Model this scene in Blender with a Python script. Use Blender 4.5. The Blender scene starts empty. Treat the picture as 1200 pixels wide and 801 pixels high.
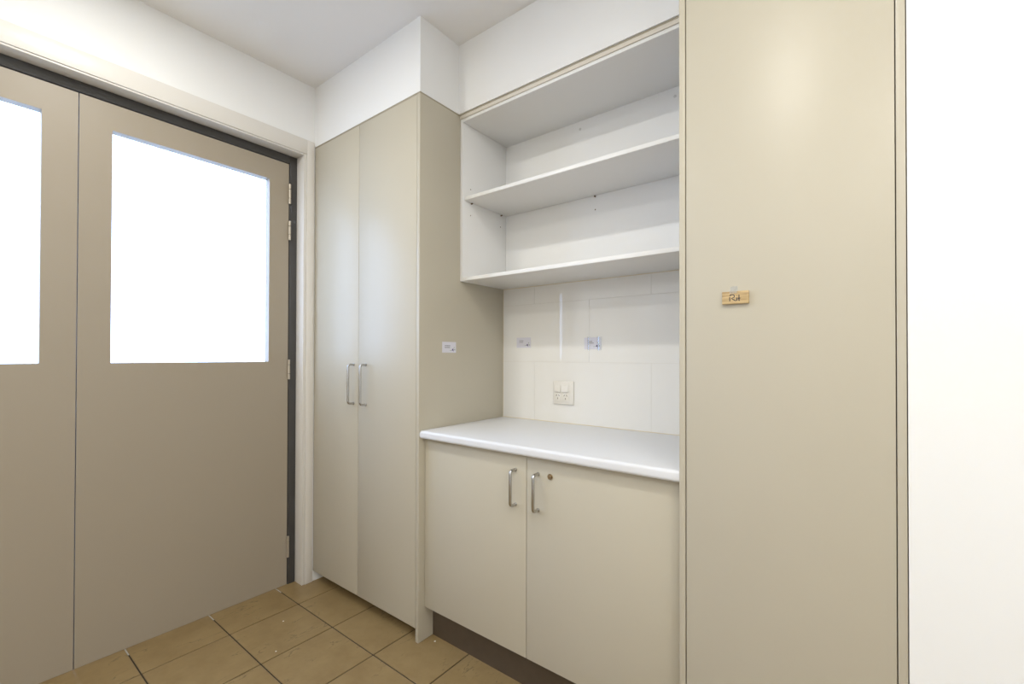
import bpy, bmesh, math, random
from mathutils import Vector, Matrix

random.seed(7)
sc = bpy.context.scene
COL = sc.collection

# ------------------------------------------------------------------ camera
F_PX, PP_Y = 522.32, 12.08
YAW, PITCH, ROLL = math.radians(37.527), math.radians(0.451), math.radians(0.121)
CAM = Vector((1.4856, -1.2784, 1.2329))
fw0 = Vector((-math.sin(YAW), math.cos(YAW), 0)); rt0 = Vector((math.cos(YAW), math.sin(YAW), 0)); up0 = Vector((0, 0, 1))
fw = fw0 * math.cos(PITCH) + up0 * math.sin(PITCH)
up1 = up0 * math.cos(PITCH) - fw0 * math.sin(PITCH)
rt = rt0 * math.cos(ROLL) + up1 * math.sin(ROLL)
up = up1 * math.cos(ROLL) - rt0 * math.sin(ROLL)
cd = bpy.data.cameras.new('camera')
cam = bpy.data.objects.new('camera', cd); COL.objects.link(cam)
m = Matrix((rt, up, -fw)).transposed().to_4x4(); m.translation = CAM
cam.matrix_world = m
cd.sensor_fit = 'HORIZONTAL'; cd.sensor_width = 36.0
cd.lens = F_PX / 1200.0 * 36.0
cd.shift_y = PP_Y / 1200.0
cd.clip_start = 0.02
sc.camera = cam

# ------------------------------------------------------------------ sky and exposure
SKY_COL, SKY_STR = (0.50, 0.65, 1.0), 7.0
LAMP_COL, LAMP_W = (1.0, 0.985, 0.93), 9.6
w = bpy.data.worlds.new('overcast_sky'); sc.world = w; w.use_nodes = True
bg = w.node_tree.nodes['Background']
bg.inputs['Color'].default_value = (*SKY_COL, 1); bg.inputs['Strength'].default_value = SKY_STR
sc.view_settings.view_transform = 'Standard'
sc.view_settings.look = 'None'
sc.view_settings.gamma = 1.0
sc.view_settings.use_curve_mapping = False
sc.view_settings.exposure = -0.12

# ------------------------------------------------------------------ helpers
def mat(name, col, rough=0.5, metal=0.0, spec=0.5, bump=0.0, bscale=300.0, var=0.0, vscale=6.0, coat=0.0):
    mt = bpy.data.materials.new(name); mt.use_nodes = True
    nt = mt.node_tree; b = nt.nodes['Principled BSDF']
    b.inputs['Base Color'].default_value = (*col, 1); b.inputs['Roughness'].default_value = rough
    b.inputs['Metallic'].default_value = metal; b.inputs['Specular IOR Level'].default_value = spec
    if coat:
        b.inputs['Coat Weight'].default_value = coat; b.inputs['Coat Roughness'].default_value = 0.05
    geo = nt.nodes.new('ShaderNodeNewGeometry')
    if var:
        n = nt.nodes.new('ShaderNodeTexNoise'); n.inputs['Scale'].default_value = vscale; n.inputs['Detail'].default_value = 5
        nt.links.new(geo.outputs['Position'], n.inputs['Vector'])
        r = nt.nodes.new('ShaderNodeValToRGB')
        r.color_ramp.elements[0].position = 0.3; r.color_ramp.elements[1].position = 0.7
        r.color_ramp.elements[0].color = (*[c * (1 - var) for c in col], 1)
        r.color_ramp.elements[1].color = (*[min(1, c * (1 + var)) for c in col], 1)
        nt.links.new(n.outputs['Fac'], r.inputs['Fac']); nt.links.new(r.outputs['Color'], b.inputs['Base Color'])
    if bump:
        n2 = nt.nodes.new('ShaderNodeTexNoise'); n2.inputs['Scale'].default_value = bscale; n2.inputs['Detail'].default_value = 3
        nt.links.new(geo.outputs['Position'], n2.inputs['Vector'])
        bp = nt.nodes.new('ShaderNodeBump'); bp.inputs['Strength'].default_value = bump; bp.inputs['Distance'].default_value = 0.001
        nt.links.new(n2.outputs['Fac'], bp.inputs['Height']); nt.links.new(bp.outputs['Normal'], b.inputs['Normal'])
    return mt

def box(bm, x0, x1, y0, y1, z0, z1, bev=0.0, seg=2):
    r = bmesh.ops.create_cube(bm, size=1.0)
    vs = r['verts']
    for v in vs:
        v.co = Vector(((x0 + x1) / 2 + v.co.x * (x1 - x0), (y0 + y1) / 2 + v.co.y * (y1 - y0), (z0 + z1) / 2 + v.co.z * (z1 - z0)))
    if bev:
        es = list({e for v in vs for e in v.link_edges})
        bmesh.ops.bevel(bm, geom=es, offset=bev, segments=seg, affect='EDGES', profile=0.5)

def cyl(bm, c, axis, r, h, n=24, bev=0.0):
    """solid cylinder, base centre c, along axis"""
    q = Vector((0, 0, 1)).rotation_difference(Vector(axis)).to_matrix().to_4x4()
    M = Matrix.Translation(Vector(c)) @ q @ Matrix.Translation((0, 0, h / 2))
    ret = bmesh.ops.create_cone(bm, cap_ends=True, segments=n, radius1=r, radius2=r, depth=h, matrix=M)
    if bev:
        es = [e for e in {e for v in ret['verts'] for e in v.link_edges} if any(len(f.verts) > 4 for f in e.link_faces)]
        bmesh.ops.bevel(bm, geom=es, offset=bev, segments=2, affect='EDGES')

def tube(bm, pts, r, n=12):
    pts = [Vector(p) for p in pts]
    rings = []
    nrm = None
    for i, p in enumerate(pts):
        d = (pts[min(i + 1, len(pts) - 1)] - pts[max(i - 1, 0)]).normalized()
        if nrm is None:
            nrm = d.orthogonal().normalized()
        nrm = (nrm - d * nrm.dot(d)).normalized()
        b = d.cross(nrm)
        rings.append([bm.verts.new(p + (nrm * math.cos(a) + b * math.sin(a)) * r) for a in [2 * math.pi * k / n for k in range(n)]])
    for A, B in zip(rings, rings[1:]):
        for k in range(n):
            bm.faces.new((A[k], A[(k + 1) % n], B[(k + 1) % n], B[k]))
    bm.faces.new(rings[0][::-1]); bm.faces.new(rings[-1])

def obj(name, bm, mt, parent=None, smooth=False, origin=None):
    bmesh.ops.recalc_face_normals(bm, faces=bm.faces)
    me = bpy.data.meshes.new(name)
    if origin is not None:
        bmesh.ops.translate(bm, verts=bm.verts, vec=-Vector(origin))
    bm.to_mesh(me); bm.free()
    me.materials.append(mt)
    if smooth:
        me.shade_smooth()
        try:
            me.set_sharp_from_angle(angle=math.radians(35))
        except Exception:
            pass
    o = bpy.data.objects.new(name, me); COL.objects.link(o)
    base = Vector(origin) if origin is not None else Vector((0, 0, 0))
    if parent is not None:
        o.parent = parent
        pw = Vector((0, 0, 0)); q = parent
        while q is not None:
            pw += q.location; q = q.parent
        o.location = base - pw
    else:
        o.location = base
    return o

def bobj(name, mt, parent, *boxes, bev=0.0, seg=2):
    bm = bmesh.new()
    for b in boxes:
        box(bm, *b, bev=bev, seg=seg)
    return obj(name, bm, mt, parent, smooth=bev > 0)

def thing(name, label, cat, loc=(0, 0, 0), group=None, kind=None):
    o = bpy.data.objects.new(name, None); COL.objects.link(o)
    o.empty_display_size = 0.05
    o.location = loc; o['label'] = label; o['category'] = cat
    if group: o['group'] = group
    if kind: o['kind'] = kind
    return o

def tag(o, label, cat, kind=None, group=None):
    o['label'] = label; o['category'] = cat
    if kind: o['kind'] = kind
    if group: o['group'] = group
    return o

# ------------------------------------------------------------------ dimensions
W = 0.8686            # the end wall stands at x = -W
D = 0.5836            # back wall
ZC = 2.7047           # ceiling
ZS = 2.3777           # underside of the bulkhead
ZT = 2.3700           # top of the cabinets
YS = 0.2381           # bulkhead front above the open shelves
YU = 0.2479           # front of the open shelves
XR = 1.0958           # left face of the right-hand end panel
XN = 1.575            # end of the right-hand cupboard
X_FAR, Y_REAR = 2.85, -3.0

# ------------------------------------------------------------------ materials
M = {}
M['paint'] = mat('white_wall_paint', (0.88, 0.88, 0.87), 0.6, bump=0.05, bscale=500)
M['ceil'] = mat('ceiling_paint', (0.90, 0.885, 0.865), 0.8, bump=0.05, bscale=400)
M['trim'] = mat('gloss_trim_paint', (0.76, 0.73, 0.68), 0.35)
M['beige'] = mat('beige_laminate', (0.525, 0.482, 0.385), 0.39, spec=0.36, bump=0.10, bscale=900, var=0.012, vscale=3)
M['white'] = mat('white_laminate', (0.86, 0.855, 0.84), 0.42, bump=0.05, bscale=900)
M['bench'] = mat('white_benchtop_laminate', (0.745, 0.75, 0.765), 0.38, spec=0.25, bump=0.06, bscale=900)
M['tile'] = mat('gloss_white_wall_tile', (0.85, 0.835, 0.80), 0.02, spec=0.5)
M['tgrout'] = mat('cream_wall_grout', (0.76, 0.73, 0.66), 0.9)
M['sealant'] = mat('cream_sealant', (0.74, 0.66, 0.48), 0.5)
M['kick'] = mat('dark_brown_kick_laminate', (0.085, 0.062, 0.042), 0.35, var=0.06, vscale=30)
M['gap'] = mat('shadow_line_brown', (0.38, 0.335, 0.25), 0.8)
M['cream'] = mat('cream_capping_laminate', (0.72, 0.67, 0.585), 0.4)
M['metal'] = mat('brushed_chrome', (0.52, 0.515, 0.51), 0.22, metal=1.0)
M['brass'] = mat('lock_nickel', (0.45, 0.36, 0.25), 0.25, metal=1.0)
M['hole'] = mat('pin_brown', (0.13, 0.08, 0.035), 0.6)
M['plastic'] = mat('outlet_plastic', (0.82, 0.79, 0.73), 0.25)
M['slot'] = mat('socket_slot_dark', (0.16, 0.12, 0.09), 0.7)
M['card'] = mat('laminated_card', (0.72, 0.71, 0.78), 0.25)
M['ink'] = mat('grey_print', (0.17, 0.17, 0.18), 0.6)
M['purple'] = mat('purple_print', (0.11, 0.08, 0.22), 0.6)
M['green'] = mat('green_print', (0.24, 0.34, 0.20), 0.6)
M['frame'] = mat('charcoal_door_frame', (0.058, 0.056, 0.054), 0.45)
M['leaf'] = mat('taupe_door_paint', (0.36, 0.31, 0.24), 0.45)
M['hinge'] = mat('satin_nickel_hinge', (0.50, 0.45, 0.37), 0.35, metal=0.6)
M['marker'] = mat('dark_marker_ink', (0.02, 0.02, 0.035), 0.5)
M['concrete'] = mat('outdoor_concrete', (0.50, 0.49, 0.47), 0.9, var=0.1, vscale=4)
M['fgrout'] = mat('dark_floor_grout', (0.045, 0.034, 0.022), 0.9)
M['fitting'] = mat('white_lamp_trim', (0.85, 0.85, 0.85), 0.4)

# floor tile: brown, cloudy, with short dark cracks running with the depth of the room
mt = bpy.data.materials.new('brown_stone_floor_tile'); mt.use_nodes = True; M['ftile'] = mt
nt = mt.node_tree; b = nt.nodes['Principled BSDF']; b.inputs['Roughness'].default_value = 0.42
geo = nt.nodes.new('ShaderNodeNewGeometry')
oi = nt.nodes.new('ShaderNodeObjectInfo')
ad = nt.nodes.new('ShaderNodeVectorMath'); ad.operation = 'ADD'
sc10 = nt.nodes.new('ShaderNodeVectorMath'); sc10.operation = 'SCALE'; sc10.inputs['Scale'].default_value = 9.0
cb = nt.nodes.new('ShaderNodeCombineXYZ')
nt.links.new(oi.outputs['Random'], cb.inputs['X']); nt.links.new(oi.outputs['Random'], cb.inputs['Y'])
nt.links.new(cb.outputs['Vector'], sc10.inputs[0])
nt.links.new(geo.outputs['Position'], ad.inputs[0]); nt.links.new(sc10.outputs['Vector'], ad.inputs[1])
n1 = nt.nodes.new('ShaderNodeTexNoise'); n1.inputs['Scale'].default_value = 9; n1.inputs['Detail'].default_value = 8; n1.inputs['Roughness'].default_value = 0.62
nt.links.new(ad.outputs['Vector'], n1.inputs['Vector'])
r1 = nt.nodes.new('ShaderNodeValToRGB'); e = r1.color_ramp.elements
e[0].position = 0.3; e[0].color = (0.232, 0.156, 0.066, 1); e[1].position = 0.7; e[1].color = (0.305, 0.216, 0.099, 1)
nt.links.new(n1.outputs['Fac'], r1.inputs['Fac'])
mp = nt.nodes.new('ShaderNodeMapping'); mp.inputs['Scale'].default_value = (6.0, 1.5, 1); mp.inputs['Rotation'].default_value = (0, 0, math.radians(-12))
nt.links.new(ad.outputs['Vector'], mp.inputs['Vector'])
n2 = nt.nodes.new('ShaderNodeTexNoise'); n2.inputs['Scale'].default_value = 1.0; n2.inputs['Detail'].default_value = 6; n2.inputs['Roughness'].default_value = 0.6
nt.links.new(mp.outputs['Vector'], n2.inputs['Vector'])
r2 = nt.nodes.new('ShaderNodeValToRGB'); e = r2.color_ramp.elements
e[0].position = 0.494; e[0].color = (0, 0, 0, 1); e[1].position = 0.506; e[1].color = (0, 0, 0, 1)
x = r2.color_ramp.elements.new(0.5); x.color = (1, 1, 1, 1)
nt.links.new(n2.outputs['Fac'], r2.inputs['Fac'])
n3 = nt.nodes.new('ShaderNodeTexNoise'); n3.inputs['Scale'].default_value = 9; nt.links.new(ad.outputs['Vector'], n3.inputs['Vector'])
r3 = nt.nodes.new('ShaderNodeValToRGB'); r3.color_ramp.elements[0].position = 0.50; r3.color_ramp.elements[1].position = 0.60
nt.links.new(n3.outputs['Fac'], r3.inputs['Fac'])
mu = nt.nodes.new('ShaderNodeMath'); mu.operation = 'MULTIPLY'
nt.links.new(r2.outputs['Color'], mu.inputs[0]); nt.links.new(r3.outputs['Color'], mu.inputs[1])
mu2 = nt.nodes.new('ShaderNodeMath'); mu2.operation = 'MULTIPLY'; mu2.inputs[1].default_value = 0.75
nt.links.new(mu.outputs[0], mu2.inputs[0])
mx = nt.nodes.new('ShaderNodeMix'); mx.data_type = 'RGBA'
mx.inputs['B'].default_value = (0.075, 0.052, 0.025, 1)
nt.links.new(mu2.outputs[0], mx.inputs['Factor']); nt.links.new(r1.outputs['Color'], mx.inputs['A'])
nt.links.new(mx.outputs['Result'], b.inputs['Base Color'])
bp = nt.nodes.new('ShaderNodeBump'); bp.inputs['Strength'].default_value = 0.25; bp.inputs['Distance'].default_value = 0.003
nt.links.new(n1.outputs['Fac'], bp.inputs['Height']); nt.links.new(bp.outputs['Normal'], b.inputs['Normal'])

# wood of the little sign
mt = bpy.data.materials.new('pale_wood_grain'); mt.use_nodes = True; M['wood'] = mt
nt = mt.node_tree; b = nt.nodes['Principled BSDF']; b.inputs['Roughness'].default_value = 0.6
geo = nt.nodes.new('ShaderNodeNewGeometry'); mp = nt.nodes.new('ShaderNodeMapping'); mp.inputs['Scale'].default_value = (18, 60, 190)
nt.links.new(geo.outputs['Position'], mp.inputs['Vector'])
n1 = nt.nodes.new('ShaderNodeTexNoise'); n1.inputs['Scale'].default_value = 1.0; n1.inputs['Detail'].default_value = 4
nt.links.new(mp.outputs['Vector'], n1.inputs['Vector'])
r1 = nt.nodes.new('ShaderNodeValToRGB'); e = r1.color_ramp.elements
e[0].position = 0.3; e[0].color = (0.33, 0.21, 0.085, 1); e[1].position = 0.62; e[1].color = (0.62, 0.46, 0.24, 1)
nt.links.new(n1.outputs['Fac'], r1.inputs['Fac']); nt.links.new(r1.outputs['Color'], b.inputs['Base Color'])

def clear(name, tint, gloss_fac, rough):
    mt = bpy.data.materials.new(name); mt.use_nodes = True
    nt = mt.node_tree; nt.nodes.remove(nt.nodes['Principled BSDF'])
    out = nt.nodes['Material Output']
    tr = nt.nodes.new('ShaderNodeBsdfTransparent'); tr.inputs['Color'].default_value = (*tint, 1)
    gl = nt.nodes.new('ShaderNodeBsdfGlossy'); gl.inputs['Roughness'].default_value = rough
    ms = nt.nodes.new('ShaderNodeMixShader')
    ms.inputs['Fac'].default_value = gloss_fac; nt.links.new(tr.outputs['BSDF'], ms.inputs[1]); nt.links.new(gl.outputs['BSDF'], ms.inputs[2])
    nt.links.new(ms.outputs['Shader'], out.inputs['Surface'])
    return mt
M['glass'] = clear('clear_window_glass', (0.96, 0.98, 0.98), 0.05, 0.02)
M['tape'] = clear('clear_sticky_tape', (0.98, 0.99, 1.0), 0.17, 0.15)

mt = bpy.data.materials.new('lit_lamp_diffuser'); mt.use_nodes = True; M['lit'] = mt
b = mt.node_tree.nodes['Principled BSDF']
b.inputs['Emission Color'].default_value = (*LAMP_COL, 1); b.inputs['Emission Strength'].default_value = 20.0

# ------------------------------------------------------------------ room shell
T = 0.12
floor = bobj('floor', M['fgrout'], None, (-W - 0.02, X_FAR, Y_REAR, D, -0.06, -0.0025))
tag(floor, 'brown stone tiled floor with thin dark grout lines', 'floor', 'structure')
TX, TY, TP, TG = -0.3990, -0.1600, 0.3075, 0.0052
bm = bmesh.new(); h = (TP - TG) / 2
box(bm, -h, h, -h, h, -0.012, 0.0, bev=0.0012, seg=1)
bmesh.ops.recalc_face_normals(bm, faces=bm.faces)
tile_me = bpy.data.meshes.new('floor_tile'); bm.to_mesh(tile_me); bm.free(); tile_me.materials.append(M['ftile'])
x_lo, x_hi, y_lo, y_hi = -W - 0.15, X_FAR, Y_REAR, 0.30
i0, i1 = math.ceil((x_lo - TX) / TP - 0.5), math.floor((x_hi - TX) / TP - 0.5)
j0, j1 = math.ceil((y_lo - TY) / TP - 0.5), math.floor((y_hi - TY) / TP - 0.5)
for i in range(i0 , i1 + 1):
    for j in range(j0, j1 + 1):
        cx, cy = TX + (i + 0.5) * TP, TY + (j + 0.5) * TP
        if cx - h < -W - 0.16 or cx + h > X_FAR + 0.01: continue
        o = bpy.data.objects.new('floor_tile', tile_me); COL.objects.link(o); o.parent = floor
        o.location = (cx, cy, 0)

tag(bobj('ceiling', M['ceil'], None, (-W - T, X_FAR + T, Y_REAR - T, D + T, ZC, ZC + 0.1)),
    'plain pale plaster ceiling above the cupboards', 'ceiling', 'structure')
wb = bobj('wall_back', M['paint'], None, (-W - T, X_FAR + T, D + 0.0015, D + T, -0.06, ZC))
tag(wb, 'white back wall behind the cupboards and the bench', 'wall', 'structure')
tag(bobj('wall_rear', M['paint'], None, (-W - T, X_FAR + T, Y_REAR - T, Y_REAR, -0.06, ZC)),
    'plain white wall facing the cupboards', 'wall', 'structure')
tag(bobj('wall_right', M['paint'], None, (X_FAR, X_FAR + T, Y_REAR, D, -0.06, ZC)),
    'plain white wall at the far right of the room', 'wall', 'structure')
tag(bobj('wall_nib', M['paint'], None, (XN + 0.002, X_FAR, 0.0, D + 0.0015, -0.06, ZC)),
    'white wall face beside the right hand cupboard', 'wall', 'structure')
# end wall with the door opening
OY0, OY1, OZ = -0.062, -1.800, 2.315
tag(bobj('wall_left', M['paint'], None,
         (-W - T, -W, OY0 + 0.004, D + 0.0015, -0.06, ZC), (-W - T, -W, Y_REAR, OY1 - 0.004, -0.06, ZC), (-W - T, -W, OY1 - 0.004, OY0 + 0.004, OZ + 0.004, ZC)),
    'white end wall around the charcoal framed door', 'wall', 'structure')
# bulkhead over the cabinets, with its step back above the open shelves
bm = bmesh.new()
pts = [(-W, 0.0), (0.0, 0.0), (0.0, YS), (XR - 0.001, YS), (XR - 0.001, D + 0.0015), (-W, D + 0.0015)]
lo = [bm.verts.new((x, y, ZS)) for x, y in pts]; hi = [bm.verts.new((x, y, ZC)) for x, y in pts]
bm.faces.new(lo[::-1]); bm.faces.new(hi)
for k in range(6):
    bm.faces.new((lo[k], lo[(k + 1) % 6], hi[(k + 1) % 6], hi[k]))
tag(obj('wall_bulkhead', bm, M['paint'], None), 'stepped white plaster bulkhead between cabinet tops and ceiling', 'bulkhead', 'structure')
tag(bobj('wall_bulkhead_right', M['paint'], None, (XR + 0.0005, XN + 0.002, 0.0, D + 0.0015, ZS, ZC)),
    'white plaster bulkhead above the right hand cupboard', 'bulkhead', 'structure')

# wall tiles behind the bench: 600 x 300 stretcher bond
sb = bobj('wall_splashback', M['tgrout'], None, (0.0002, XR - 0.0002, D - 0.0048, D + 0.0012, 0.9102, 1.5850))
tag(sb, 'glossy white tiled splashback above the benchtop', 'splashback', 'structure')
rows = [(0.8835, 1.2030, (0.2035, 0.8035)), (1.2030, 1.4950, (-0.0895, 0.5105)), (1.4950, 1.5850, (0.2035, 0.8035))]
rows[0] = (0.9105, 1.2030, (0.2035, 0.8035))
for z0, z1, js in rows:
    xs = [0.0] + [j for j in js if j > 0.01] + [XR]
    for xa, xb in zip(xs, xs[1:]):
        g = 0.0005
        bobj('wall_tile', M['tile'], sb, (xa + g, xb - g, D - 0.006, D - 0.002, z0 + g, z1 - g), bev=0.0004, seg=1)
D_T = D - 0.006       # face of the tiles
bm = bmesh.new(); tube(bm, [(0.0, D_T - 0.001, 0.9108), (XR, D_T - 0.001, 0.9108)], 0.0022, 6); obj('sealant_bead', bm, M['sealant'], sb, True)
bm = bmesh.new(); tube(bm, [(0.0, D_T, 1.5850), (XR, D_T, 1.5850)], 0.0022, 6); obj('sealant_bead', bm, M['sealant'], sb, True)
bm = bmesh.new(); tube(bm, [(0.0015, D_T, 0.911), (0.0015, D_T, 1.585)], 0.0016, 6); obj('sealant_bead', bm, M['sealant'], sb, True)

# flecks of white paint dropped on the floor tiles
for fx, fy, fr_ in ((-0.62, -0.275, 0.0035), (-0.43, -0.395, 0.003), (0.045, 0.055, 0.004), (-0.17, -0.46, 0.003)):
    bm = bmesh.new(); cyl(bm, (fx, fy, 0.0), (0, 0, 1), fr_, 0.0006, 7); obj('paint_fleck', bm, M['white'], floor)

# ------------------------------------------------------------------ door in the end wall
tr = thing('trim_1', 'white moulded architrave round the door opening', 'architrave', (-W, -0.06, 0), kind='structure')
AX = -W + 0.007
oy, oz = -0.006, 2.400                     # outer edge
for nm, prof_in, prof_out, x1, mkey in (('architrave', 0.0, 0.0, AX, 'trim'),):
    yi, zi = -0.047, 2.322
    bobj('architrave_upright', M['trim'], tr, (-W - 0.001, AX, yi, oy, 0.0, oz), bev=0.0015)
    bobj('architrave_upright', M['trim'], tr, (-W - 0.001, AX, OY1 - 0.056, OY1 - 0.015, 0.0, oz), bev=0.0015)
    bobj('architrave_head', M['trim'], tr, (-W - 0.001, AX - 0.0003, OY1 - 0.015, yi, zi, oz), bev=0.0015)
    # narrow stepped bead along the inner edge
    bobj('architrave_bead', M['trim'], tr, (-W - 0.001, AX - 0.004, yi - 0.009, yi - 0.0015, 0.0, zi + 0.006), bev=0.001)
    bobj('architrave_bead', M['trim'], tr, (-W - 0.001, AX - 0.004, OY1 - 0.0135, OY1 - 0.006, 0.0, zi + 0.006), bev=0.001)
    bobj('architrave_bead', M['trim'], tr, (-W - 0.001, AX - 0.0045, OY1 - 0.0135, yi - 0.0015, zi - 0.0085, zi - 0.0015), bev=0.001)
FX = -0.940                                 # front of the metal frame
bobj('door_jamb', M['trim'], tr, (FX - 0.05, -W + 0.0030, OY0, OY0 + 0.0038, 0.0, OZ + 0.003), bev=0.0008)
bobj('door_jamb', M['trim'], tr, (FX - 0.05, -W + 0.0030, OY1 - 0.0038, OY1, 0.0, OZ + 0.003), bev=0.0008)
bobj('door_jamb', M['trim'], tr, (FX - 0.05, -W + 0.0030, OY1, OY0, OZ, OZ + 0.0038), bev=0.0008)

dr = thing('door_1', 'taupe half glazed double door in a charcoal metal frame', 'door', (FX - 0.03, -0.75, 0), kind='structure')
FI0, FI1, FIZ = OY0 - 0.040, OY1 + 0.040, OZ - 0.042
bobj('frame_post', M['frame'], dr, (FX - 0.05, FX, FI0, OY0 - 0.0005, 0.0, OZ - 0.0005), bev=0.001)
bobj('frame_post', M['frame'], dr, (FX - 0.05, FX, OY1 + 0.0005, FI1, 0.0, OZ - 0.0005), bev=0.001)
bobj('frame_head', M['frame'], dr, (FX - 0.05, FX, FI1 + 0.0005, FI0 - 0.0005, FIZ, OZ - 0.0005), bev=0.001)
bobj('rebate_stop', M['frame'], dr, (FX - 0.075, FX - 0.052, FI0 - 0.012, FI0 + 0.01, 0.0, FIZ), (FX - 0.075, FX - 0.052, FI1 - 0.01, FI1 + 0.012, 0.0, FIZ))
mid = (FI0 + FI1) / 2
GZ0, GZ1, ST = 1.20, 2.16, 0.10
for ya, yb, hy in ((mid + 0.0015, FI0 - 0.003, FI0 - 0.0015), (FI1 + 0.003, mid - 0.0015, FI1 + 0.0015)):
    x0, x1 = FX - 0.046, FX - 0.004
    lf = bobj('door_leaf', M['leaf'], dr,
              (x0, x1, ya, ya + ST, 0.001, FIZ - 0.004), (x0, x1, yb - ST, yb, 0.001, FIZ - 0.004),
              (x0, x1, ya + ST, yb - ST, 0.001, GZ0), (x0, x1, ya + ST, yb - ST, GZ1, FIZ - 0.004))
    bobj('glass_pane', M['glass'], lf, (x0 + 0.018, x0 + 0.024, ya + ST - 0.004, yb - ST + 0.004, GZ0 - 0.004, GZ1 + 0.004))
    for z0, z1 in ((2.052, 2.159), (1.856, 1.959), (1.104, 1.210), (0.148, 0.260)):
        bm = bmesh.new()
        hh = (z1 - z0)
        for a, bb in ((0.0, 0.27), (0.29, 0.73), (0.75, 1.0)):
            cyl(bm, (FX + 0.004, hy, z0 + a * hh), (0, 0, 1), 0.0068, (bb - a) * hh, 16, bev=0.0008)
        obj('hinge', bm, M['hinge'], lf, True)
gnd = bobj('ground', M['concrete'], None, (-9.0, 9.0, -9, 7, -0.16, -0.062))
tag(gnd, 'pale concrete paving outside the room', 'paving', 'structure')
bobj('threshold', M['concrete'], gnd, (-W - T - 0.001, -W - 0.02, OY1, OY0, -0.0625, -0.0026))

# ------------------------------------------------------------------ handles
def d_handle(name, parent, x, zlo, zhi, yface, stand=0.033, r=0.0056):
    bm = bmesh.new(); R = 0.012; y1 = yface - stand
    pts = [(x, yface + 0.001, zlo), (x, yface - stand + R, zlo)]
    for k in range(1, 7):
        a = math.pi / 2 * k / 6
        pts.append((x, y1 + R - R * math.sin(a), zlo + R - R * math.cos(a)))
    for k in range(0, 7):
        a = math.pi / 2 * k / 6
        pts.append((x, y1 + R - R * math.cos(a), zhi - R + R * math.sin(a)))
    pts += [(x, yface + 0.001, zhi)]
    tube(bm, pts, r, 14)
    for z in (zlo, zhi):
        cyl(bm, (x, yface + 0.0002, z), (0, -1, 0), r * 1.22, 0.005, 16, bev=0.0006)
    return obj(name, bm, M['metal'], parent, True)

# ------------------------------------------------------------------ tall cupboard
tc = thing('tall_cupboard', 'tall beige two door cupboard beside the white doorway', 'cupboard', (-W / 2, 0.29, 0))
bobj('end_panel', M['beige'], tc, (-0.0180, 0.0, 0.0, D, 0.0, ZT), bev=0.0007)
bobj('carcass', M['white'], tc, (-W + 0.004, -W + 0.020, 0.022, D, 0.056, ZT), (-W + 0.020, -0.0185, 0.022, D, ZT - 0.016, ZT),
     (-W + 0.020, -0.0185, 0.022, D, 0.056, 0.072), (-W + 0.020, -0.0185, D - 0.006, D, 0.072, ZT - 0.016))
bobj('kickboard', M['kick'], tc, (-W + 0.004, -0.0185, 0.0835, 0.0995, 0.0, 0.0555))
bobj('shadow_strip', M['gap'], tc, (-W + 0.001, -0.0012, 0.0012, 0.022, ZT + 0.0001, ZS - 0.0001), (-0.022, -0.0012, 0.022, YS + 0.01, ZT + 0.0001, ZS - 0.0001))
XSP = -0.4495
for xa, xb, hx in ((-W + 0.0015, XSP - 0.0012, -0.486), (XSP + 0.0012, -0.0203, -0.3845)):
    d = bobj('door', M['beige'], tc, (xa, xb, 0.0005, 0.0185, 0.0571, ZT - 0.001), bev=0.0008)
    d_handle('handle', d, hx, 0.996, 1.188, 0.0005)

# ------------------------------------------------------------------ base cabinet and benchtop
bc = thing('base_cabinet', 'low beige two door cabinet under the white benchtop', 'cabinet', (XR / 2, 0.3, 0))
bobj('carcass', M['white'], bc, (0.001, 0.017, 0.054, D, 0.1445, 0.8750), (XR - 0.017, XR - 0.001, 0.054, D, 0.1445, 0.8750),
     (0.017, XR - 0.017, 0.054, D, 0.1445, 0.1605), (0.017, XR - 0.017, D - 0.006, D, 0.1605, 0.8750))
bobj('kickboard', M['kick'], bc, (0.001, XR - 0.001, 0.0835, 0.0995, 0.0, 0.1440))
XS2 = 0.5452
for n, (xa, xb, hx) in enumerate(((0.0022, XS2 - 0.0014, 0.4965), (XS2 + 0.0014, XR - 0.0022, 0.5965))):
    d = bobj('door', M['beige'], bc, (xa, xb, 0.0335, 0.0515, 0.1445, 0.8720), bev=0.0008)
    d_handle('handle', d, hx, 0.688, 0.8155, 0.0335)
    if n == 1:
        bm = bmesh.new(); cyl(bm, (0.647, 0.0338, 0.8135), (0, -1, 0), 0.0105, 0.005, 28, bev=0.0015)
        cyl(bm, (0.647, 0.0290, 0.8135), (0, -1, 0), 0.0072, 0.0022, 24, bev=0.0006)
        lk = obj('cam_lock', bm, M['brass'], d, True); lk['label'] = 'round metal cam lock'
        bobj('keyhole', M['hole'], d, (0.6462, 0.6478, 0.0264, 0.0270, 0.8095, 0.8175))
# postformed benchtop: rounded front edge extruded along x
bm = bmesh.new()
z0, z1, yf, yb, rr = 0.8754, 0.9100, 0.003, D_T - 0.0005, 0.011
prof = [(yb, z0), (yb, z1)]
for k in range(9):
    a = math.pi / 2 * k / 8
    prof.append((yf + rr - rr * math.sin(a), z1 - rr + rr * math.cos(a)))
for k in range(9):
    a = math.pi / 2 * k / 8
    prof.append((yf + rr - rr * math.cos(a), z0 + rr - rr * math.sin(a)))
A = [bm.verts.new((0.0012, y, z)) for y, z in prof]; B = [bm.verts.new((XR - 0.0008, y, z)) for y, z in prof]
n = len(prof)
for k in range(n):
    bm.faces.new((A[k], A[(k + 1) % n], B[(k + 1) % n], B[k]))
fa = bm.faces.new(A[::-1]); fb = bm.faces.new(B)
bmesh.ops.bevel(bm, geom=[e for e in fa.edges], offset=0.0025, segments=2, affect='EDGES')
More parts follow.
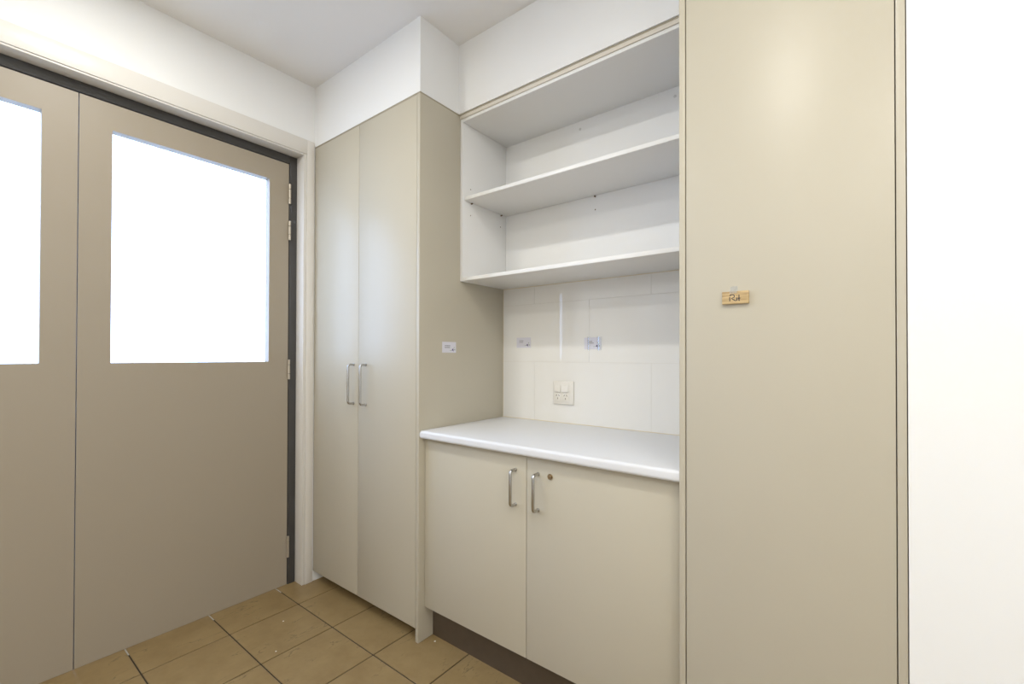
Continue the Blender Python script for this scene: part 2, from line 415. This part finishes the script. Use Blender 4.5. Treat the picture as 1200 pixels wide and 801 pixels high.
tag(obj('benchtop', bm, M['bench'], None, True), 'white laminate benchtop with rounded front edge on the low cabinet', 'benchtop')

# ------------------------------------------------------------------ open wall shelf unit
us = thing('wall_shelf_unit', 'white open shelf unit mounted above the benchtop', 'shelves', (XR / 2, 0.41, 1.5858))
ZUB, ZTI = 1.5858, 2.3409
YB = 0.5795
bobj('side_panel', M['white'], us, (0.0008, 0.016, YU, YB + 0.003, ZUB, 2.3545), bev=0.0006)
bobj('side_panel', M['white'], us, (XR - 0.017, XR - 0.001, YU, YB + 0.003, ZUB, 2.3545), bev=0.0006)
bobj('top_panel', M['white'], us, (0.0162, XR - 0.0172, YU, YB + 0.003, ZTI, 2.3545), bev=0.0006)
bobj('bottom_panel', M['white'], us, (0.0162, XR - 0.0172, YU, YB + 0.003, ZUB, ZUB + 0.016), bev=0.0006)
bobj('back_panel', M['white'], us, (0.0162, XR - 0.0172, YB, YB + 0.003, ZUB + 0.016, ZTI))
bobj('shelf', M['white'], us, (0.0170, XR - 0.018, 0.2600, YB - 0.0028, 1.9715, 1.9875), bev=0.0006)
cp = bobj('capping_strip', M['cream'], us, (0.0006, XR - 0.001, YU - 0.005, YB, 2.3547, ZT), bev=0.0006); cp['label'] = 'cream capping strip'
bobj('shadow_strip', M['gap'], us, (0.0006, XR - 0.001, YU - 0.0035, YU + 0.03, ZT + 0.0001, ZS - 0.0001))
for y, z in ((0.304, 2.036), (0.304, 1.910), (0.533, 1.907)):
    bm = bmesh.new(); cyl(bm, (0.0155, y, z), (1, 0, 0), 0.0027, 0.0007, 14); obj('pin_hole', bm, M['hole'], us)
bm = bmesh.new(); cyl(bm, (0.541, YB + 0.0005, 1.907), (0, -1, 0), 0.0029, 0.0008, 14); obj('pin_hole', bm, M['hole'], us)
for y in (0.308, 0.536):
    bm = bmesh.new(); cyl(bm, (0.0155, y, 1.9675), (1, 0, 0), 0.0034, 0.010, 14, bev=0.0006); obj('shelf_pin', bm, M['hole'], us, True)
bm = bmesh.new(); cyl(bm, (0.541, YB + 0.0005, 1.9675), (0, -1, 0), 0.0036, 0.009, 14, bev=0.0006); obj('shelf_pin', bm, M['hole'], us, True)
M['cap'] = mat('grey_white_screw_cap', (0.66, 0.65, 0.63), 0.5)
for x in (0.462, 0.903):
    bm = bmesh.new(); cyl(bm, (x, YB + 0.0002, 2.303), (0, -1, 0), 0.0062, 0.0016, 20, bev=0.0005); obj('screw_cap', bm, M['cap'], us, True)
bm = bmesh.new(); cyl(bm, (0.0158, 0.264, 2.312), (1, 0, 0), 0.005, 0.0014, 20, bev=0.0005); obj('screw_cap', bm, M['white'], us, True)

# ------------------------------------------------------------------ right-hand cupboard
rc = thing('tall_cupboard', 'tall beige cupboard at the right with the little wooden sign on it', 'cupboard', (1.34, 0.29, 0))
bobj('end_panel', M['beige'], rc, (XR, XR + 0.0162, 0.0, D, 0.0, ZT), bev=0.0007)
bobj('end_panel', M['beige'], rc, (XN - 0.016, XN, 0.0, D, 0.0, ZT), bev=0.0007)
bobj('carcass', M['white'], rc, (XR + 0.0167, XN - 0.0165, 0.022, D, ZT - 0.016, ZT), (XR + 0.0167, XN - 0.0165, 0.022, D, 0.056, 0.072), (XR + 0.0167, XN - 0.0165, D - 0.006, D, 0.072, ZT - 0.016))
bobj('kickboard', M['kick'], rc, (XR + 0.0167, XN - 0.0165, 0.0835, 0.0995, 0.0, 0.0555))
bobj('door', M['beige'], rc, (XR + 0.0190, XN - 0.0180, 0.0005, 0.0185, 0.0571, ZT - 0.001), bev=0.0008)

# ------------------------------------------------------------------ power outlet
XO0, XO1, ZO0, ZO1 = 0.3205, 0.4325, 1.0005, 1.1120
po = thing('power_outlet', 'cream double power outlet with two rocker switches above the benchtop', 'power outlet', ((XO0 + XO1) / 2, D_T, ZO0))
bobj('wall_plate', M['plastic'], po, (XO0, XO1, D_T - 0.009, D_T, ZO0, ZO1), bev=0.003, seg=3)
bobj('cover_plate', M['plastic'], po, (XO0 + 0.009, XO1 - 0.021, D_T - 0.0112, D_T - 0.0085, ZO0 + 0.010, ZO1 - 0.010), bev=0.001)
for xc in (0.3490, 0.3918):
    bm = bmesh.new()
    x0, x1, z0, z1 = xc - 0.0160, xc + 0.0160, 1.0610, 1.0935
    yf = D_T - 0.0108
    vs = [bm.verts.new(v) for v in ((x0, yf, z0), (x1, yf, z0), (x1, yf, z1), (x0, yf, z1), (x0, yf - 0.0095, z0), (x1, yf - 0.0095, z0), (x1, yf - 0.0018, z1), (x0, yf - 0.0018, z1))]
    for f in ((0, 1, 2, 3), (4, 5, 6, 7), (0, 1, 5, 4), (1, 2, 6, 5), (2, 3, 7, 6), (3, 0, 4, 7)):
        bm.faces.new([vs[k] for k in f])
    bmesh.ops.bevel(bm, geom=list(bm.edges), offset=0.0012, segments=2, affect='EDGES')
    obj('rocker_switch', bm, M['plastic'], po, True)
    sk = bobj('socket_face', M['plastic'], po, (xc - 0.0158, xc + 0.0158, D_T - 0.0128, D_T - 0.0109, 1.0165, 1.0555), bev=0.0008)
    for dx, z, ang in ((-0.0068, 1.0432, 30), (0.0068, 1.0432, -30), (0.0, 1.0285, 0)):
        bm = bmesh.new(); box(bm, -0.0015, 0.0015, -0.0003, 0.0006, -0.0040, 0.0040)
        bmesh.ops.rotate(bm, verts=bm.verts, cent=(0, 0, 0), matrix=Matrix.Rotation(math.radians(ang), 3, 'Y'))
        bmesh.ops.translate(bm, verts=bm.verts, vec=(xc + dx, D_T - 0.0128, z))
        obj('pin_slot', bm, M['slot'], sk)

# ------------------------------------------------------------------ small printed cards
def card(label, origin, ux, un, wd, ht, lines, tilt=0.0, bow=0.0):
    """origin = lower left corner, ux = direction of the text, un = outward normal"""
    ux, un, uz = Vector(ux), Vector(un), Vector((0, 0, 1))
    q = Matrix.Rotation(tilt, 3, un); ux = q @ ux; uz = q @ uz
    O = Vector(origin)
    t = thing('note_card', label, 'card', O, 'printed cards above the benchtop')
    def slab(name, mt, u0, u1, v0, v1, n0, n1, rot=0.0, bend=0.0):
        bm = bmesh.new(); box(bm, u0, u1, v0, v1, n0, n1)
        if rot:
            bmesh.ops.rotate(bm, verts=bm.verts, cent=((u0 + u1) / 2, (v0 + v1) / 2, 0), matrix=Matrix.Rotation(rot, 3, 'Z'))
        for v in bm.verts:
            v.co = O + ux * v.co.x + uz * v.co.y + un * v.co.z
        return obj(name, bm, mt, t, origin=O)
    slab('card_sheet', M['card'], 0, wd, 0, ht, 0.0, 0.0012)
    for (u0, u1, v0, v1) in lines:
        # a line of print too small to read: a row of tiny word marks
        u = u0
        while u < u1 - 0.002:
            lw = min(random.uniform(0.004, 0.009), u1 - u)
            slab('print_mark', M['ink'], u, u + lw, v0, v1, 0.0011, 0.00135); u += lw + 0.0012
    c = (wd * 0.76, ht * 0.27)
    def petal(mt, du, dv, l, wdt, rot):
        bm = bmesh.new()
        k = [(-l / 2, 0), (-l / 6, wdt / 2), (l / 4, wdt / 2.4), (l / 2, 0), (l / 4, -wdt / 2.4), (-l / 6, -wdt / 2)]
        R = Matrix.Rotation(rot, 2)
        f0, f1 = [], []
        for a, b_ in k:
            p = R @ Vector((a, b_)); u, v = c[0] + du + p.x, c[1] + dv + p.y
            f0.append(bm.verts.new(O + ux * u + uz * v + un * 0.0011)); f1.append(bm.verts.new(O + ux * u + uz * v + un * 0.0014))
        bm.faces.new(f0); bm.faces.new(f1)
        for i in range(6):
            bm.faces.new((f0[i], f0[(i + 1) % 6], f1[(i + 1) % 6], f1[i]))
        obj('flower_print', bm, mt, t, origin=O)
    petal(M['purple'], 0, 0.001, 0.011, 0.0075, 0.6)
    petal(M['purple'], -0.003, -0.002, 0.009, 0.005, 0.2)
    petal(M['purple'], 0.004, -0.004, 0.008, 0.004, -0.8)
    petal(M['green'], 0.012, 0.0, 0.009, 0.005, -0.5)
    petal(M['green'], 0.0085, 0.010, 0.009, 0.003, 1.2)
    petal(M['green'], -0.014, -0.003, 0.010, 0.0025, 0.1)
    return t, slab
card('small white printed card stuck on the beige cupboard end panel', (0.0003, 0.134, 1.247), (0, 1, 0), (1, 0, 0), 0.088, 0.0495,
     ((0.016, 0.050, 0.0300, 0.0335), (0.016, 0.050, 0.0220, 0.0255)))
card('small white printed card on the tiles nearest the cupboard corner', (0.092, D_T - 0.0003, 1.2745), (1, 0, 0), (0, -1, 0), 0.089, 0.0520,
     ((0.017, 0.043, 0.0345, 0.0375), (0.017, 0.041, 0.0265, 0.0295)))
t3, slab3 = card('printed card held by shiny clear tape on the tiles above the outlet', (0.4865, D_T - 0.0003, 1.2640), (1, 0, 0), (0, -1, 0), 0.086, 0.0540,
     ((0.017, 0.042, 0.0345, 0.0375), (0.017, 0.048, 0.0265, 0.0300)), tilt=math.radians(0.6))
def tape_strip(name, parent, x0, x1, z0, z1, y, bulge):
    bm = bmesh.new(); N = 8
    A, B = [], []
    for k in range(N + 1):
        s = k / N; x = x0 + (x1 - x0) * s; yy = y - bulge * math.sin(math.pi * s)
        A.append((bm.verts.new((x, yy, z0)), bm.verts.new((x, yy, z1))))
        B.append((bm.verts.new((x, yy + 0.0003, z0)), bm.verts.new((x, yy + 0.0003, z1))))
    for k in range(N):
        bm.faces.new((A[k][0], A[k + 1][0], A[k + 1][1], A[k][1])); bm.faces.new((B[k][0], B[k][1], B[k + 1][1], B[k + 1][0]))
        bm.faces.new((A[k][0], B[k][0], B[k + 1][0], A[k + 1][0])); bm.faces.new((A[k][1], A[k + 1][1], B[k + 1][1], B[k][1]))
    bm.faces.new((A[0][0], A[0][1], B[0][1], B[0][0])); bm.faces.new((A[N][0], B[N][0], B[N][1], A[N][1]))
    o = obj(name, bm, M['tape'], parent, True); o['label'] = 'clear sticky tape'
    return o
tape_strip('tape_strip', t3, 0.503, 0.518, 1.2595, 1.3235, D_T - 0.0022, 0.0016)
tape_strip('tape_strip', t3, 0.552, 0.576, 1.2590, 1.3220, D_T - 0.0022, 0.0018)

# ------------------------------------------------------------------ wooden sign
sg = thing('wooden_sign', 'short wooden sign with black marker letters taped on the right hand cupboard', 'sign', (1.24, 0.0, 1.37))
bobj('board', M['wood'], sg, (1.2090, 1.2720, -0.0080, 0.0003, 1.3695, 1.4020), bev=0.0006)
def stroke(pts, wd=0.0022):
    bm = bmesh.new(); pts = [Vector((1.2095 + u, 0, 1.3700 + v)) for u, v in pts]
    L0, L1 = [], []
    for i, p in enumerate(pts):
        d = (pts[min(i + 1, len(pts) - 1)] - pts[max(i - 1, 0)]).normalized()
        n_ = Vector((-d.z, 0, d.x)) * wd / 2
        L0.append([bm.verts.new((q.x, -0.0078, q.z)) for q in (p + n_, p - n_)])
        L1.append([bm.verts.new((q.x, -0.0083, q.z)) for q in (p + n_, p - n_)])
    for i in range(len(pts) - 1):
        bm.faces.new((L1[i][0], L1[i][1], L1[i + 1][1], L1[i + 1][0]))
        bm.faces.new((L0[i][0], L0[i + 1][0], L0[i + 1][1], L0[i][1]))
        for s in (0, 1):
            bm.faces.new((L0[i][s], L1[i][s], L1[i + 1][s], L0[i + 1][s]))
    bm.faces.new((L0[0][0], L0[0][1], L1[0][1], L1[0][0])); bm.faces.new((L0[-1][0], L1[-1][0], L1[-1][1], L0[-1][1]))
    return bm
letters = {'letter_r': [[(0.0180, 0.0175), (0.0182, 0.0065)],
                        [(0.0178, 0.0205), (0.0215, 0.0235), (0.0260, 0.0235), (0.0293, 0.0205), (0.0285, 0.0165), (0.0225, 0.0140), (0.0290, 0.0085), (0.0335, 0.0068)]],
           'letter_i': [[(0.0350, 0.0150), (0.0352, 0.0072)], [(0.0352, 0.0190), (0.0355, 0.0205)]],
           'letter_t': [[(0.0400, 0.0225), (0.0400, 0.0072), (0.0420, 0.0066)], [(0.0372, 0.0128), (0.0432, 0.0130)]]}
for nm, ss in letters.items():
    bm = bmesh.new()
    for s in ss:
        b2 = stroke(s); me = bpy.data.meshes.new('tmp'); b2.to_mesh(me); b2.free(); bm.from_mesh(me); bpy.data.meshes.remove(me)
    obj(nm, bm, M['marker'], sg)
tp = bobj('tape_strip', M['tape'], sg, (1.2270, 1.2450, -0.0086, -0.0083, 1.3965, 1.4020), (1.2270, 1.2450, -0.0086, -0.0004, 1.4020, 1.4024), (1.2270, 1.2450, -0.0006, 0.0003, 1.4024, 1.4160))
tp['label'] = 'clear sticky tape'

# ------------------------------------------------------------------ recessed ceiling downlights and added fill lamps
LAMPS = [(-0.18, -0.95), (1.30, -0.95), (-0.18, -2.40), (1.30, -2.40), (2.30, -1.15), (2.30, -1.80), (2.30, -2.45)]  # front pair follows the cast shadows; rear and right-hand lamps are added fill
WHERE = ['nearest the glazed door', 'in front of the benchtop', 'added as unseen fill in the rear corner by the door', 'added as unseen fill behind the viewer', 'added as unseen fill beside the right hand wall towards the bench', 'added as unseen fill in the middle of the row by the right hand wall', 'added as unseen fill in the rear right corner']
for (x, y), wh in zip(LAMPS, WHERE):
    t = thing('downlight', 'round recessed ceiling downlight ' + wh, 'downlight', (x, y, ZC), 'recessed ceiling downlights')
    bm = bmesh.new(); n = 32
    prof = [(0.058, 0.0), (0.078, 0.0), (0.080, -0.002), (0.078, -0.005), (0.062, -0.006), (0.058, -0.004)]
    rings = [[bm.verts.new((x + r * math.cos(2 * math.pi * k / n), y + r * math.sin(2 * math.pi * k / n), ZC + z)) for k in range(n)] for r, z in prof]
    for a in range(len(prof)):
        A, B = rings[a], rings[(a + 1) % len(prof)]
        for k in range(n):
            bm.faces.new((A[k], A[(k + 1) % n], B[(k + 1) % n], B[k]))
    obj('trim_ring', bm, M['fitting'], t, True)
    bm = bmesh.new(); cyl(bm, (x, y, ZC - 0.003), (0, 0, 1), 0.057, 0.0025, 32); obj('diffuser', bm, M['lit'], t)
    ld = bpy.data.lights.new('downlight_light', 'AREA'); ld.shape = 'DISK'; ld.size = 0.11; ld.energy = LAMP_W; ld.color = LAMP_COL
    lo_ = bpy.data.objects.new('downlight_light', ld); COL.objects.link(lo_); lo_.parent = t; lo_.location = (0, 0, -0.0075)
